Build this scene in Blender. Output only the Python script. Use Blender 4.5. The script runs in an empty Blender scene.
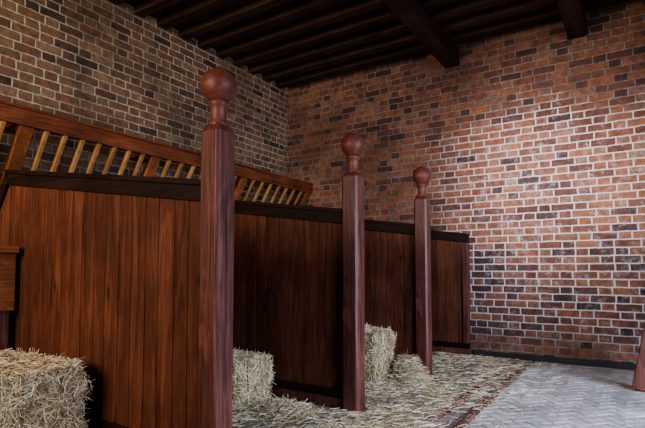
import bpy, math, random
from mathutils import Vector, Matrix, noise
random.seed(7)
scene=bpy.context.scene
H_CAM=1.19
PX=-2.055               # post row
PY=[2.04,3.67,5.30]
WL=-5.25; WE=6.95; WR=2.6; WF=-3.0
CEIL=4.42

# ---------------------------------------------------------------- node helpers
class NT:
    def __init__(s,name):
        s.m=bpy.data.materials.new(name); s.m.use_nodes=True
        s.t=s.m.node_tree; s.t.nodes.clear()
        s.out=s.t.nodes.new('ShaderNodeOutputMaterial')
        s.b=s.t.nodes.new('ShaderNodeBsdfPrincipled')
        s.t.links.new(s.b.outputs[0],s.out.inputs[0])
    def n(s,ty,**k):
        x=s.t.nodes.new(ty)
        for a,v in k.items(): setattr(x,a,v)
        return x
    def l(s,a,b): s.t.links.new(a,b)
    def put(s,sock,v):
        if isinstance(v,bpy.types.NodeSocket): s.l(v,sock)
        else: sock.default_value=v
    def math(s,op,a,b=None,c=None,clamp=False):
        x=s.n('ShaderNodeMath',operation=op,use_clamp=clamp)
        s.put(x.inputs[0],a)
        if b is not None: s.put(x.inputs[1],b)
        if c is not None: s.put(x.inputs[2],c)
        return x.outputs[0]
    def vmath(s,op,a,b):
        x=s.n('ShaderNodeVectorMath',operation=op)
        s.put(x.inputs[0],a); s.put(x.inputs[1],b)
        return x.outputs[0]
    def noise(s,vec,scale,detail=3,rough=.5,dist=0):
        x=s.n('ShaderNodeTexNoise')
        s.l(vec,x.inputs['Vector']); x.inputs['Scale'].default_value=scale
        x.inputs['Detail'].default_value=detail; x.inputs['Roughness'].default_value=rough
        x.inputs['Distortion'].default_value=dist
        return x.outputs[0],x.outputs[1]
    def ramp(s,fac,stops,interp='LINEAR'):
        x=s.n('ShaderNodeValToRGB'); x.color_ramp.interpolation=interp
        e=x.color_ramp.elements
        while len(e)<len(stops): e.new(.5)
        for i,(p,c) in enumerate(stops):
            e[i].position=p; e[i].color=(c[0],c[1],c[2],1)
        s.l(fac,x.inputs[0]); return x.outputs[0]
    def mix(s,fac,a,b,bt='MIX'):
        x=s.n('ShaderNodeMix',data_type='RGBA',blend_type=bt)
        s.put(x.inputs[0],fac)
        for sock,v in ((x.inputs[6],a),(x.inputs[7],b)):
            if isinstance(v,tuple): v=(v[0],v[1],v[2],1)
            s.put(sock,v)
        return x.outputs[2]
    def scale(s,c,f):
        x=s.n('ShaderNodeVectorMath',operation='SCALE'); s.l(c,x.inputs[0]); s.put(x.inputs[3],f); return x.outputs[0]
    def maprange(s,v,a,b,c=0,d=1,smooth=True):
        x=s.n('ShaderNodeMapRange'); 
        if smooth: x.interpolation_type='SMOOTHSTEP'
        s.put(x.inputs[0],v)
        for i,q in enumerate((a,b,c,d)): x.inputs[i+1].default_value=q
        return x.outputs[0]
    def bump(s,h,strength,dist):
        x=s.n('ShaderNodeBump'); s.l(h,x.inputs['Height'])
        x.inputs['Strength'].default_value=strength; x.inputs['Distance'].default_value=dist
        s.l(x.outputs[0],s.b.inputs['Normal'])
    def obj(s):
        return s.n('ShaderNodeTexCoord').outputs['Object']

def wood(name,axis,dark,mid,light,rough=.5,fine=.5,var=.45,spec=.3,knots=False):
    t=NT(name); co=t.obj()
    isl=t.n('ShaderNodeNewGeometry').outputs['Random Per Island']
    cv=t.n('ShaderNodeCombineXYZ')
    t.l(t.math('MULTIPLY',isl,17.3),cv.inputs[0]); t.l(t.math('MULTIPLY',isl,9.1),cv.inputs[1]); t.l(t.math('MULTIPLY',isl,31.7),cv.inputs[2])
    p=t.vmath('ADD',co,cv.outputs[0])
    sc=[9.,9.,9.]; sc[axis]=.8
    sf=[70.,70.,70.]; sf[axis]=2.2
    a=t.vmath('MULTIPLY',p,tuple(sc)); b=t.vmath('MULTIPLY',p,tuple(sf))
    n1,_=t.noise(a,1.0,5,.6,1.2)
    n2,_=t.noise(b,1.0,3,.6,.2)
    w=t.math('FRACT',t.math('MULTIPLY',n1,7.0))
    w=t.math('ABSOLUTE',t.math('SUBTRACT',w,.5))
    f=t.math('ADD',t.math('MULTIPLY',n1,.75),t.math('MULTIPLY',w,.35))
    f=t.math('ADD',f,t.math('MULTIPLY',t.math('SUBTRACT',n2,.5),fine))
    c=t.ramp(f,[(.25,dark),(.5,mid),(.8,light)])
    c=t.scale(c,t.maprange(isl,0,1,1-var,1+var*.5,False))
    n3,_=t.noise(co,2.3,4,.6)
    c=t.scale(c,t.maprange(n3,.3,.75,.72,1.18))
    if knots:
        ks=[5.,5.,5.]; ks[axis]=1.7
        vo=t.n('ShaderNodeTexVoronoi'); t.l(t.vmath('MULTIPLY',p,tuple(ks)),vo.inputs['Vector']); vo.inputs['Scale'].default_value=1.0
        c=t.scale(c,t.maprange(vo.outputs['Distance'],.04,.12,.35,1.0))
    t.l(c,t.b.inputs['Base Color'])
    t.l(t.maprange(n2,.2,.8,rough-.1,rough+.15,False),t.b.inputs['Roughness'])
    t.b.inputs['Specular IOR Level'].default_value=spec
    t.bump(t.math('ADD',n2,t.math('MULTIPLY',w,.4)),.35,.003)
    return t.m

def brick(name,ua,stops,mortar,whiten=None,course=.098,P=.43,S=.655,va=2,jw=.0075,seed=0.):
    t=NT(name); co=t.obj()
    _,nc=t.noise(co,7,3,.6)
    d=t.vmath('SUBTRACT',nc,(.5,.5,.5)); d=t.vmath('MULTIPLY',d,(.026,.026,.022))
    p=t.vmath('ADD',co,d)
    sp=t.n('ShaderNodeSeparateXYZ'); t.l(p,sp.inputs[0])
    u=sp.outputs[ua]; v=sp.outputs[va]
    r=t.math('DIVIDE',v,course); row=t.math('FLOOR',r); fr=t.math('FRACT',r)
    wn=t.n('ShaderNodeTexWhiteNoise',noise_dimensions='1D'); t.l(t.math('ADD',row,seed),wn.inputs['W'])
    uu=t.math('ADD',t.math('DIVIDE',u,P),t.math('MULTIPLY',row,.5))
    uu=t.math('ADD',uu,t.math('MULTIPLY',wn.outputs[0],.18))
    uu=t.math('ADD',uu,200.0)
    cell=t.math('FLOOR',uu); fu=t.math('FRACT',uu)
    hd=t.math('GREATER_THAN',fu,S)
    du=t.math('MINIMUM',fu,t.math('MINIMUM',t.math('ABSOLUTE',t.math('SUBTRACT',fu,S)),t.math('SUBTRACT',1.,fu)))
    du=t.math('MULTIPLY',du,P)
    dv=t.math('MULTIPLY',t.math('MINIMUM',fr,t.math('SUBTRACT',1.,fr)),course)
    dd=t.math('MINIMUM',du,dv)
    nf,_=t.noise(co,38,4,.7)
    dd2=t.math('ADD',dd,t.math('MULTIPLY',t.math('SUBTRACT',nf,.5),.016))
    mask=t.maprange(dd2,jw-.002,jw+.0035)
    cb=t.n('ShaderNodeCombineXYZ'); t.l(row,cb.inputs[0]); t.l(t.math('ADD',t.math('MULTIPLY',cell,2.),hd),cb.inputs[1])
    w2=t.n('ShaderNodeTexWhiteNoise',noise_dimensions='2D'); t.l(cb.outputs[0],w2.inputs['Vector'])
    bc=t.ramp(w2.outputs[0],stops,'LINEAR')
    n5,_=t.noise(co,14,5,.65)
    bcol=t.scale(bc,t.maprange(n5,.25,.75,.6,1.35))
    n6,_=t.noise(co,1.1,4,.6)
    mc=t.mix(t.maprange(n6,.35,.65),tuple(x*.5 for x in mortar),mortar)
    bcol=t.scale(bcol,t.maprange(n6,.3,.7,.75,1.15))
    n7,_=t.noise(co,25,3,.7)
    mcol=t.scale(mc,t.maprange(n7,.3,.7,.6,1.2))
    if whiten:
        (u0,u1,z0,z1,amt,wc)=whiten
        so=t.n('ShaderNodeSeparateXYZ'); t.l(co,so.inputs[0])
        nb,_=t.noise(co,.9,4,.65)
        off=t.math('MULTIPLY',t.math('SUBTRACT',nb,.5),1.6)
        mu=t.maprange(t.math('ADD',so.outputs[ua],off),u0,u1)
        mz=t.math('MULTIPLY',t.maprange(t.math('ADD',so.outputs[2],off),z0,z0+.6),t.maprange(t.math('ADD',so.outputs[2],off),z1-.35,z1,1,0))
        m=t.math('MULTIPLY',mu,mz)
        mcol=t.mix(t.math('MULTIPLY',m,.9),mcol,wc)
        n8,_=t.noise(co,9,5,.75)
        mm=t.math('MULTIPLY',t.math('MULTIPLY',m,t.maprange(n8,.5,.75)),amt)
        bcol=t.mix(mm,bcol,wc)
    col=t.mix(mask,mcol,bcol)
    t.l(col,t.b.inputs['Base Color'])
    t.b.inputs['Roughness'].default_value=.78
    t.b.inputs['Specular IOR Level'].default_value=.35
    hh=t.math('ADD',t.math('MULTIPLY',mask,.7),t.math('MULTIPLY',n5,.35))
    t.bump(hh,.9,.012)
    return t.m

def strawmat(name,mul=1.):
    t=NT(name)
    isl=t.n('ShaderNodeNewGeometry').outputs['Random Per Island']
    c=t.ramp(isl,[(0,(.38*mul,.24*mul,.11*mul)),(.3,(.68*mul,.51*mul,.29*mul)),(.7,(.88*mul,.73*mul,.48*mul)),(1,(.98*mul,.88*mul,.69*mul))])
    t.l(c,t.b.inputs['Base Color']); t.b.inputs['Roughness'].default_value=.5
    return t.m
def strawcore(name,dark=(.13,.085,.04),light=(.65,.49,.27),scale=1.):
    t=NT(name); co=t.obj()
    a=t.vmath('MULTIPLY',co,(18*scale,110*scale,110*scale)); n1,_=t.noise(a,1,4,.7,1.5)
    b=t.vmath('MULTIPLY',co,(100*scale,16*scale,80*scale)); n2,_=t.noise(b,1,4,.7,1.5)
    f=t.math('MAXIMUM',n1,n2)
    t.l(t.ramp(f,[(.42,dark),(.72,light)]),t.b.inputs['Base Color'])
    t.b.inputs['Roughness'].default_value=.8
    t.bump(f,.8,.01)
    return t.m
def plain(name,c,rough=.7,sc=8,amp=.35,metal=0):
    t=NT(name); n,_=t.noise(t.obj(),sc,5,.65)
    t.l(t.ramp(n,[(.25,tuple(x*(1-amp) for x in c)),(.75,tuple(min(1,x*(1+amp)) for x in c))]),t.b.inputs['Base Color'])
    t.b.inputs['Roughness'].default_value=rough; t.b.inputs['Metallic'].default_value=metal
    t.bump(n,.3,.004); return t.m
def paver(name):
    t=NT(name); co=t.obj()
    isl=t.n('ShaderNodeNewGeometry').outputs['Random Per Island']
    c=t.ramp(isl,[(0,(.50,.43,.39)),(.4,(.58,.52,.48)),(.8,(.66,.61,.57)),(1,(.54,.45,.41))])
    n,_=t.noise(co,22,5,.7); n2,_=t.noise(co,1.6,4,.6)
    c=t.scale(c,t.maprange(n,.3,.7,.74,1.15)); c=t.scale(c,t.maprange(n2,.3,.7,.72,1.12))
    t.l(c,t.b.inputs['Base Color']); t.b.inputs['Roughness'].default_value=.6
    t.bump(n,.5,.006); return t.m

# ---------------------------------------------------------------- mesh builder
class MB:
    def __init__(s): s.v=[];s.f=[];s.mi=[];s.sm=[]
    def add(s,vs,fs,mat=0,smooth=False):
        o=len(s.v); s.v+= [tuple(q) for q in vs]
        for f in fs: s.f.append([i+o for i in f]); s.mi.append(mat); s.sm.append(smooth)
    def box(s,x0,x1,y0,y1,z0,z1,mat=0):
        vs=[(x,y,z) for z in (z0,z1) for y in (y0,y1) for x in (x0,x1)]
        s.add(vs,[(0,2,3,1),(4,5,7,6),(0,1,5,4),(2,6,7,3),(0,4,6,2),(1,3,7,5)],mat)
    def prism(s,poly,y0,y1,mat=0,axis='y'):
        n=len(poly)
        vs=[(a,y0,b) for a,b in poly]+[(a,y1,b) for a,b in poly]
        fs=[list(range(n)),list(range(2*n-1,n-1,-1))]
        for i in range(n):
            j=(i+1)%n; fs.append((i,i+n,j+n,j))
        s.add(vs,fs,mat)
    def beam(s,a,b,w,d,mat=0,up=(0,1,0)):
        a=Vector(a);b=Vector(b);ax=(b-a).normalized();u=Vector(up);u=(u-ax*u.dot(ax)).normalized();v=ax.cross(u)
        vs=[]
        for p in (a,b):
            for i,j in ((-1,-1),(1,-1),(1,1),(-1,1)): vs.append(p+u*i*w/2+v*j*d/2)
        s.add(vs,[(0,3,2,1),(4,5,6,7),(0,1,5,4),(1,2,6,5),(2,3,7,6),(3,0,4,7)],mat)
    def lathe(s,prof,cx,cy,seg=40,mat=0):
        vs=[];fs=[];n=len(prof)
        for r,z in prof:
            for k in range(seg):
                a=2*math.pi*k/seg; vs.append((cx+r*math.cos(a),cy+r*math.sin(a),z))
        for i in range(n-1):
            for k in range(seg):
                k2=(k+1)%seg
                fs.append((i*seg+k,i*seg+k2,(i+1)*seg+k2,(i+1)*seg+k))
        fs.append(list(range(seg-1,-1,-1))); fs.append([(n-1)*seg+k for k in range(seg)])
        s.add(vs,fs,mat,True)
    def obj(s,name,mats,bevel=0,loc=(0,0,0),rot=0,seg=2):
        me=bpy.data.meshes.new(name); me.from_pydata(s.v,[],s.f)
        for m in mats: me.materials.append(m)
        me.polygons.foreach_set('material_index',s.mi)
        me.polygons.foreach_set('use_smooth',s.sm)
        me.update()
        import bmesh
        if len(s.f)<20000:
            bm=bmesh.new(); bm.from_mesh(me); bmesh.ops.recalc_face_normals(bm,faces=bm.faces[:])
            bm.to_mesh(me); bm.free()
        o=bpy.data.objects.new(name,me); scene.collection.objects.link(o)
        o.location=loc; o.rotation_euler=(0,0,rot)
        if bevel:
            b=o.modifiers.new('bev','BEVEL'); b.width=bevel; b.segments=seg; b.limit_method='ANGLE'; b.angle_limit=math.radians(40)
        return o

# ---------------------------------------------------------------- materials
W_post=wood('post_wood',2,(.060,.017,.012),(.155,.046,.032),(.30,.11,.075),.42,.6,.1,.5)
W_ball=wood('ball_wood',0,(.11,.028,.017),(.19,.052,.034),(.28,.095,.06),.45,.3,.1,.4)
W_plank=wood('plank_wood',2,(.065,.018,.009),(.145,.045,.022),(.27,.095,.048),.6,.42,.2,.22,True)
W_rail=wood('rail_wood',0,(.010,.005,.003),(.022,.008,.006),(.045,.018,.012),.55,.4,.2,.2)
W_rackrail=wood('rack_rail_wood',1,(.13,.034,.013),(.28,.078,.03),(.43,.16,.065),.5,.4,.2)
W_rackpost=wood('rack_post_wood',2,(.18,.06,.022),(.36,.125,.042),(.50,.20,.08),.5,.4,.3)
W_spin=wood('spindle_wood',2,(.34,.15,.05),(.52,.26,.095),(.64,.36,.15),.5,.3,.3)
W_manger=wood('manger_wood',1,(.16,.045,.016),(.36,.12,.042),(.55,.23,.085),.45,.6,.2)
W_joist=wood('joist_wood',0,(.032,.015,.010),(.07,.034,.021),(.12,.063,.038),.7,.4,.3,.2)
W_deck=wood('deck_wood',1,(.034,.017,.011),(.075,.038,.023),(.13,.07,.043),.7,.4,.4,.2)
B_left=brick('brick_left',1,[(0,(.10,.055,.038)),(.2,(.18,.095,.055)),(.5,(.28,.15,.083)),(.75,(.25,.115,.062)),(1,(.35,.21,.12))],(.64,.56,.43))
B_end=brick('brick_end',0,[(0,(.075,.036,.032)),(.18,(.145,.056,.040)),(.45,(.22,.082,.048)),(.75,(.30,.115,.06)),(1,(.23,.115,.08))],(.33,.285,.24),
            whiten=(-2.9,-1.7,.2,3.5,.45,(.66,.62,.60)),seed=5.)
B_oth=brick('brick_other',1,[(0,(.07,.03,.02)),(.5,(.2,.09,.05)),(1,(.26,.13,.08))],(.35,.31,.25))
B_oth2=brick('brick_other_x',0,[(0,(.07,.03,.02)),(.5,(.2,.09,.05)),(1,(.26,.13,.08))],(.35,.31,.25))
F_red=brick('drain_brick',1,[(0,(.16,.055,.045)),(.5,(.25,.10,.08)),(1,(.32,.15,.12))],(.14,.10,.09),va=0,course=.4,P=.24,S=.5,jw=.004)
F_stall=strawcore('stall_floor',(.13,.10,.08),(.48,.40,.30),.3)
F_sand=plain('paving_sand',(.26,.23,.21),.9,15,.3)
M_pave=paver('paver')
M_straw=strawmat('straw'); M_core=strawcore('straw_core')
M_litter=strawmat('straw_litter_mat',.9)
M_dark=plain('drain_stone',(.27,.22,.20),.7,20,.35)
M_twine=plain('twine',(.25,.16,.06),.8)
M_plinth_shade=plain('plinth_shade',(.035,.028,.026),.8,5,.5)  # near-black, so the colour carries the shadow along the wall base

# ---------------------------------------------------------------- room
m=MB(); m.box(WL-.3,WL,WF-.3,WE+.3,-.2,CEIL+.5); m.obj('wall_left',[B_left])
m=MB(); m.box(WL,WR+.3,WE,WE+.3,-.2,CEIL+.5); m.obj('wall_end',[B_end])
DY0,DY1,DZ=.8,4.6,3.2
m=MB(); m.box(WR,WR+.3,WF-.3,DY0,-.2,CEIL+.5); m.box(WR,WR+.3,DY1,WE,-.2,CEIL+.5); m.box(WR,WR+.3,DY0,DY1,DZ,CEIL+.5)
m.obj('wall_right',[B_oth])
wins=[(-4.2,-1.6,1.6,3.9),(.1,2.1,1.2,3.6)]  # second opening is unseen, added for the beam onto the end wall
m=MB()
xs=[WL]+[v for w_ in wins for v in w_[:2]]+[WR]
for a,b in ((xs[0],xs[1]),(xs[2],xs[3]),(xs[4],xs[5])): m.box(a,b,WF-.3,WF,-.2,CEIL+.5)
for a,b,c,d in wins: m.box(a,b,WF-.3,WF,-.2,c); m.box(a,b,WF-.3,WF,d,CEIL+.5)
m.obj('wall_front',[B_oth2])
def frame(name,horiz,c,a0,a1,z0,z1,door=False):
    m=MB(); t=.08
    def bx(a,b,za,zb):
        if horiz: m.box(a,b,c-.05,c+.05,za,zb)
        else: m.box(c-.05,c+.05,a,b,za,zb)
    bx(a0,a0+t,z0,z1); bx(a1-t,a1,z0,z1); bx(a0+t,a1-t,z1-t,z1)
    if not door:
        bx(a0+t,a1-t,z0,z0+t)
        for k in (1,2): 
            q=a0+(a1-a0)*k/3; bx(q-.03,q+.03,z0+t,z1-t)
    m.obj(name,[W_post],.006)
for i,(a,b,c,d) in enumerate(wins): frame('window_%d'%(i+1),True,WF-.2,a,b,c,d)
frame('door_1',False,WR+.2,DY0,DY1,0,DZ,True)

# floor
CH0,CH1=-1.42,-1.14
m=MB(); m.box(WL,CH0,WF,WE,-.2,0,0); m.box(CH0,CH1,WF,WE,-.2,-.012,1); m.box(CH1,WR+.3,WF,WE,-.2,-.012,2)
m.obj('floor',[F_stall,M_dark,F_sand])
m=MB()
y=WF+.02
while y<WE-.26:
    for x0,x1 in ((CH0,CH0+.085),(CH1-.085,CH1)):
        j=random.uniform(-.003,.003)
        m.box(x0+.004,x1-.004,y,y+.235,-.012,.006+j)
    y+=.245
m.obj('drain_channel',[F_red],.004)
m=MB(); BL,BW=.19,.095; g=.003
ca=math.sqrt(.5)
def clip(poly,ax,val,keep):
    out=[]
    for i in range(len(poly)):
        a=poly[i];b=poly[(i+1)%len(poly)]
        ia=(a[ax]-val)*keep>=0; ib=(b[ax]-val)*keep>=0
        if ia: out.append(a)
        if ia!=ib:
            t=(val-a[ax])/(b[ax]-a[ax]); out.append((a[0]+(b[0]-a[0])*t,a[1]+(b[1]-a[1])*t))
    return out
AX0,AX1,AY0,AY1=CH1+.005,WR-.01,-.6,WE-.04
for i in range(-110,110):
    for j in range(-55,55):
        ox=i*BW+j*2*BL; oy=i*BW
        for (x0,y0,w,h) in ((ox,oy,BL,BW),(ox+BL,oy-BW+0.0,BW,BL)):
            pc=[(x0+g,y0+g),(x0+w-g,y0+g),(x0+w-g,y0+h-g),(x0+g,y0+h-g)]
            pr=[((a-b)*ca+.5,(a+b)*ca+3.0) for a,b in pc]
            if max(p[0] for p in pr)<AX0 or min(p[0] for p in pr)>AX1 or max(p[1] for p in pr)<AY0 or min(p[1] for p in pr)>AY1: continue
            for ax,v,k in ((0,AX0,1),(0,AX1,-1),(1,AY0,1),(1,AY1,-1)):
                if len(pr)>2: pr=clip(pr,ax,v,k)
            if len(pr)<3: continue
            n=len(pr); z=random.uniform(-.002,.0015)
            cx=sum(p[0] for p in pr)/n; cy=sum(p[1] for p in pr)/n
            tx,ty=random.gauss(0,.008),random.gauss(0,.008)
            vs=[(a,b,-.012) for a,b in pr]+[(a,b,z-.004) for a,b in pr]+[(cx+(a-cx)*.95,cy+(b-cy)*.95,z+tx*(a-cx)+ty*(b-cy)) for a,b in pr]
            fs=[list(range(2*n,3*n))]
            for q in range(n):
                q2=(q+1)%n; fs.append((q,q2,n+q2,n+q)); fs.append((n+q,n+q2,2*n+q2,2*n+q))
            m.add(vs,fs)
m.obj('aisle_paving',[M_pave])

# ceiling: boards, joists, beams
m=MB()
x=WL
while x<WR: 
    m.box(x+.003,min(x+.2,WR)-.003,WF,WE,CEIL+.10,CEIL+.18); x+=.2
m.box(WL,WR,WF,WE,CEIL+.185,CEIL+.3)
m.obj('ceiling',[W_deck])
m=MB(); y=WE-.30
while y>WF:
    m.box(WL,WR,y-.07,y+.07,CEIL+.01,CEIL+.10); y-=.36
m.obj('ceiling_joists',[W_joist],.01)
for i,bx in enumerate((-2.2,-.55,1.2)):
    m=MB(); m.box(bx-.11,bx+.11,WF,WE,CEIL-.22,CEIL+.01); m.obj('ceiling_beam',[W_deck],.012)
m=MB(); m.box(-1.95,WR,WE-.03,WE,0,.07); m.obj('baseboard_end',[M_plinth_shade],.006)  # baseboard, darkened to stand for the shadowed foot of the wall

# ---------------------------------------------------------------- posts
S=.0775
def post(py):
    m=MB(); ch=.018; T=2.03
    oc=[(-S+ch,-S),(S-ch,-S),(S,-S+ch),(S,S-ch),(S-ch,S),(-S+ch,S),(-S,S-ch),(-S,-S+ch)]
    vs=[];rings=[(1,0),(1,T-.03),(.62,T+.02)]
    for k,z in rings:
        for a,b in oc: vs.append((a*k,b*k,z))
    fs=[]
    for r in range(2):
        for i in range(8):
            j=(i+1)%8; fs.append((r*8+i,r*8+j,r*8+8+j,r*8+8+i))
    fs.append(list(range(7,-1,-1))); fs.append([16+i for i in range(8)])
    m.add(vs,fs,0)
    R=.106; zc=2.285
    prof=[(.056,T+.01),(.056,T+.025),(.050,T+.035),(.048,T+.05),(.048,T+.10),(.052,T+.12),(.061,T+.132),(.063,T+.145),(.055,T+.158)]
    for k in range(4,31):
        a=-math.pi/2+math.pi*k/31
        prof.append((R*math.cos(a),zc+R*math.sin(a)))
    m.lathe(prof,0,0,40,1)
    m.obj('stall_post',[W_post,W_ball],.003,(PX,py,0))
for py in PY: post(py)

# ---------------------------------------------------------------- partitions
XB=-4.52
def ztop(x): return 1.70+.138*(PX-x)
def partition(py,xe):
    m=MB(); th=.045
    def zlim(x):
        return ztop(x) if x>XB else ztop(XB)-(XB-x)*1.35
    x=xe; rng=random.Random(int(py*100))
    while x>WL+.03:
        w=rng.uniform(.125,.165); x2=max(x-w,WL+.002)
        if x>XB>x2: x2=XB
        m.prism([(x2+.0025,.16),(x-.0025,.16),(x-.0025,zlim(x)-.1),(x2+.0025,zlim(x2)-.1)],py-th/2,py+th/2,0)
        x=x2
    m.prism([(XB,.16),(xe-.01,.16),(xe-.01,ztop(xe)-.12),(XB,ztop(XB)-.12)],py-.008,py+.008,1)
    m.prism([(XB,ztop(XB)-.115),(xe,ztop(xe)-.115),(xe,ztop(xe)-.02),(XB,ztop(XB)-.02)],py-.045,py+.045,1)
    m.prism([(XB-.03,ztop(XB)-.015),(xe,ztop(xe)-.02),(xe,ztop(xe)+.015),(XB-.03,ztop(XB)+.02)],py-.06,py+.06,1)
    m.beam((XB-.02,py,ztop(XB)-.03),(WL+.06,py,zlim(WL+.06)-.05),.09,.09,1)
    m.box(WL+.002,xe,py-.05,py+.05,0,.09,2); m.box(WL+.002,xe,py-.04,py+.04,.09,.165,1)
    if xe>PX: m.box(xe-.075,xe,py-.05,py+.05,.165,ztop(xe)-.115,2)
    m.obj('stall_partition',[W_plank,W_rail,W_post],.003)
for py in PY: partition(py,PX-S)
partition(WE-.065,-1.99)

# ---------------------------------------------------------------- hay rack along left wall
m=MB()
TX,TZ=-4.73,2.60; BX,BZ=-5.19,1.86
m.box(TX-.035,TX+.035,WF+.1,WE-.01,TZ-.075,TZ+.075,0)
m.box(TX-.05,TX+.05,WF+.1,WE-.01,TZ+.075,TZ+.10,0)
m.box(WL+.002,WL+.10,WF+.1,WE-.01,BZ-.10,BZ+.0,0)
ys=[PY[0]+.20-1.63*k for k in (2,1,0)]+[PY[1]+.02,PY[2]-.06,WE-.09]
for yy in ys:
    m.beam((TX-.02,yy,TZ-.05),(BX,yy,BZ-.05),.125,.07,1)
    m.box(WL+.002,TX,yy-.03,yy+.03,TZ-.03,TZ+.03,0)
for a,b in zip(ys[:-1],ys[1:]):
    n=8
    for k in range(1,n):
        q=a+(b-a)*k/n
        m.beam((TX,q,TZ-.06),(BX,q,BZ-.03),.042,.042,2)
m.obj('hay_rack',[W_rackrail,W_rackpost,W_spin],.006)

def manger(y0,y1):
    m=MB(); X0,X1=WL+.01,-4.28
    m.box(X1-.04,X1,y0,y1,.86,1.33,0)
    m.box(X1-.09,X1+.05,y0,y1,1.33,1.385,0)
    m.box(X0,X0+.04,y0,y1,.86,1.385,0); m.box(X0+.04,X1-.04,y0,y1,.86,.90,0)
    m.box(X0+.04,X1-.04,y0,y0+.04,.90,1.33,0); m.box(X0+.04,X1-.04,y1-.04,y1,.90,1.33,0)
    for yy in (y0+.06,y1-.06): m.box(X1-.12,X1-.04,yy-.04,yy+.04,0,.86,1)
    m.obj('feed_manger',[W_manger,W_post],.005)
manger(.5,PY[0]-.065); manger(PY[0]+.065,PY[1]-.065); manger(PY[1]+.065,PY[2]-.065); manger(PY[2]+.065,WE-.13)

# ---------------------------------------------------------------- straw
def strand(m,p,d,L,w,mat,rng):
    d=d.normalized(); s=d.cross(Vector((rng.gauss(0,1),rng.gauss(0,1),rng.gauss(0,1)))).normalized()*w/2
    bend=Vector((rng.gauss(0,1),rng.gauss(0,1),rng.gauss(0,.6)))*L*.07
    a=p-d*L/2; b=p+bend; c=p+d*L/2
    m.add([a-s,a+s,b-s,b+s,c-s,c+s],[(0,1,3,2),(2,3,5,4)],mat)
def bale(name,L,Wd,Hh,loc,rot,seed,n=5200,bulge=.03):
    rng=random.Random(seed); m=MB()
    N=14
    def surf(x,y,z):
        p=Vector((x*L/2,y*Wd/2,(z+1)*Hh/2))
        k=1-.035*((abs(x)>.8)+(abs(y)>.8)+(abs(z)>.8)-1) if (abs(x)>.8)+(abs(y)>.8)+(abs(z)>.8)>1 else 1
        q=Vector((p.x*k,p.y*k,p.z if z<0 else Hh/2+(p.z-Hh/2)*k))
        nz=noise.noise(p*6+Vector((seed,0,0)))*bulge+noise.noise(p*17+Vector((0,seed,0)))*bulge*.5
        c=Vector((0,0,Hh/2)); dr=(q-c).normalized()
        q=q+dr*nz
        if q.z<0.005: q.z=.005
        return q
    faces=[(0,1,2,1),(0,1,2,-1),(1,2,0,1),(1,2,0,-1),(2,0,1,1),(2,0,1,-1)]
    for a,b,c,sg in faces:
        vs=[];fs=[]
        for i in range(N+1):
            for j in range(N+1):
                q=[0,0,0]; q[a]=-1+2*i/N; q[b]=-1+2*j/N; q[c]=sg
                vs.append(surf(*q))
        for i in range(N):
            for j in range(N):
                k=i*(N+1)+j; f=(k,k+N+1,k+N+2,k+1)
                fs.append(f if sg>0 else f[::-1])
        m.add(vs,fs,1,True)
    ar=[(0,1,2,1,L*Wd),(1,2,0,1,Wd*Hh),(1,2,0,-1,Wd*Hh),(2,0,1,1,Hh*L),(2,0,1,-1,Hh*L)]
    tot=sum(x[4] for x in ar)
    for a,b,c,sg,A in ar:
        for _ in range(int(n*A/tot)):
            q=[0,0,0]; q[a]=rng.uniform(-1,1); q[b]=rng.uniform(-1,1); q[c]=sg
            p=surf(*q); nn=Vector((0,0,0)); nn[c]=sg
            t=Vector((rng.gauss(0,1),rng.gauss(0,.8),rng.gauss(0,.7))); t-=nn*t.dot(nn)
            t=t.normalized()+nn*rng.gauss(0,.22)
            p=p+nn*rng.uniform(0,.014)
            LL=rng.uniform(.04,.14)
            if p.z<.03: p.z=.03; t.z*=.1
            strand(m,p,t,LL,rng.uniform(.0025,.0055),0,rng)
    for _ in range(n//16):
        q=[rng.choice((-1,1))*rng.uniform(.9,1),rng.uniform(-1,1),rng.uniform(-.6,1)]
        if rng.random()<.5: q=[rng.uniform(-1,1),rng.choice((-1,1))*rng.uniform(.9,1),rng.uniform(.0,1)]
        p=surf(*q); d=(p-Vector((0,0,Hh/2))).normalized()+Vector((rng.gauss(0,.5),rng.gauss(0,.5),rng.gauss(0,.5)))
        strand(m,p,d,rng.uniform(.04,.09),.004,0,rng)
    for yy in (-Wd*.2,Wd*.2):
        pts=[]
        for i in range(41):
            s=i/40*4
            if s<1: q=(-1+2*s,yy*2/Wd,1)
            elif s<2: q=(1,yy*2/Wd,1-2*(s-1))
            elif s<3: q=(1-2*(s-2),yy*2/Wd,-1)
            else: q=(-1,yy*2/Wd,-1+2*(s-3))
            p=surf(*q); c=Vector((0,p.y,Hh/2)); p=p+(p-c).normalized()*.008; p.z=max(p.z,.006); pts.append(p)
        for a,b in zip(pts[:-1],pts[1:]):
            if (b-a).length>1e-4: m.beam(a,b,.006,.006,2)
    return m.obj(name,[M_straw,M_core,M_twine],0,loc,rot)
bale('straw_bale',1.0,.60,.57,(-3.58,1.58,0),math.radians(2),3,12000,.04)
bale('straw_bale',.95,.50,.41,(-3.32,3.28,0),math.radians(2),11,8000)
bale('straw_bale',.95,.44,.53,(-2.81,4.88,0),math.radians(-2),23,8000)
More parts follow.
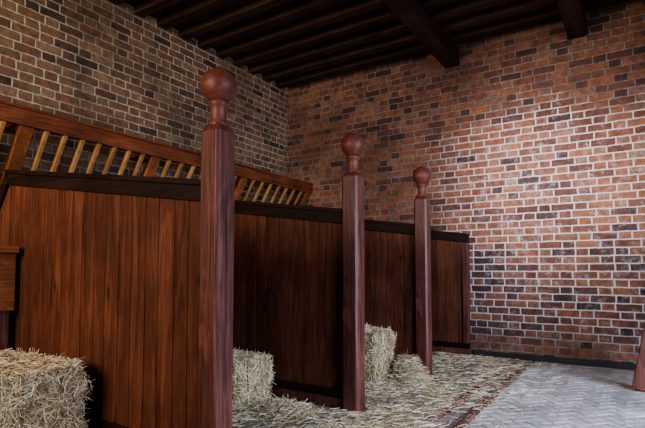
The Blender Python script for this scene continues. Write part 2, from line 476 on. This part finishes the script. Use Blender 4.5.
def pile(name,cx,cy,rx,ry,h,n,seed):
    rng=random.Random(seed); m=MB(); N=16
    vs=[(0,0,h*.85)];fs=[]
    for r in range(1,6):
        for k in range(N):
            a=2*math.pi*k/N; t=r/5
            j=1+.15*noise.noise(Vector((math.cos(a)*2,math.sin(a)*2,r+seed)))
            vs.append((rx*t*math.cos(a)*j,ry*t*math.sin(a)*j,max(.004,h*.85*math.cos(t*math.pi/2)**1.2)))
    for k in range(N): fs.append((0,1+k,1+(k+1)%N))
    for r in range(4):
        for k in range(N):
            k2=(k+1)%N; fs.append((1+r*N+k,1+(r+1)*N+k,1+(r+1)*N+k2,1+r*N+k2))
    m.add(vs,fs,1,True)
    for _ in range(n):
        a=rng.uniform(0,2*math.pi); t=rng.random()**.5*1.05
        z=h*max(0,math.cos(min(t,1)*math.pi/2))**1.2
        strand(m,Vector((rx*t*math.cos(a),ry*t*math.sin(a),z+rng.uniform(.006,.03))),Vector((rng.gauss(0,1),rng.gauss(0,1),rng.gauss(0,.22))),rng.uniform(.06,.2),.004,0,rng)
    m.obj(name,[M_litter,M_core],0,(cx,cy,0))
pile('straw_pile',-2.12,4.98,.21,.17,.24,1400,4)
pile('straw_pile',-2.75,1.66,.2,.2,.10,700,8)
pile('straw_pile',-2.50,3.28,.30,.22,.06,900,9)
rng=random.Random(99); m=MB()
cnt=0
while cnt<30000:
    x=rng.uniform(WL+.9,-.3); y=rng.uniform(.9,WE-.15)
    dens=1 if x<-2.0 else math.exp(-((x+2.0)/.62)**2)
    dens*=.25+.75*max(0,min(1,.55+2.2*noise.noise(Vector((x*1.9,y*1.9,0)))+.35*noise.noise(Vector((x*6,y*6,3)))))
    if rng.random()>dens: continue
    if any(abs(y-p)<.10 and x<PX+.13 for p in PY+[WE-.07]): continue
    strand(m,Vector((x,y,rng.uniform(.008,.024))),Vector((rng.gauss(0,1),rng.gauss(0,1),rng.gauss(0,.05))),rng.uniform(.04,.16),rng.uniform(.0025,.005),0,rng); cnt+=1
for _ in range(600):
    x=min(rng.gauss(-1.0,.5),-.2); y=rng.uniform(1,WE-.2)
    strand(m,Vector((x,y,.012)),Vector((rng.gauss(0,1),rng.gauss(0,1),.02)),rng.uniform(.02,.08),.0025,0,rng)
m.obj('straw_litter',[M_litter])

# leaning brace and upright on the right
m=MB(); m.beam((.01,5.80,.012),(.60,5.80,2.9),.15,.16,0)
m.box(.60,.78,5.71,5.89,.004,CEIL-.01,0)
m.obj('timber_brace',[W_post],.006)

# ---------------------------------------------------------------- lights
def area(name,loc,target,sx,sy,power,col,spread=180):
    l=bpy.data.lights.new(name,'AREA'); l.shape='RECTANGLE'; l.size=sx; l.size_y=sy; l.energy=power; l.color=col
    l.spread=math.radians(spread)
    o=bpy.data.objects.new(name,l); scene.collection.objects.link(o); o.location=loc
    d=Vector(target)-Vector(loc); o.rotation_euler=d.to_track_quat('-Z','Y').to_euler()
    return o
area('door_daylight',(WR+.05,2.7,1.75),(-.4,4.3,0.0),3.5,2.8,190,(.60,.74,1.0),110)
area('window_daylight',(1.1,WF-.02,2.4),(-.85,WE,2.45),1.2,1.2,24,(.95,.95,1.0),20)  # added narrow beam, makes the bright patch on the end wall
area('window_daylight',(-2.9,WF-.02,2.75),(-4.7,4.2,2.8),2.4,2.1,130,(1.0,.89,.75),110)
w=bpy.data.worlds.new('World'); scene.world=w; w.use_nodes=True
bg=w.node_tree.nodes['Background']; bg.inputs[0].default_value=(.75,.85,1,1); bg.inputs[1].default_value=.6
try:
    scene.view_settings.look='AgX - Medium High Contrast'
except Exception as e: print(e)

# ---------------------------------------------------------------- camera
cd=bpy.data.cameras.new('Camera'); cam=bpy.data.objects.new('Camera',cd); scene.collection.objects.link(cam)
cam.location=(0,0,H_CAM); cam.rotation_euler=(math.radians(93.1),0,math.radians(32.9))
cd.sensor_width=36; cd.lens=27.0; cd.shift_y=30/645; cd.clip_start=.05
scene.camera=cam
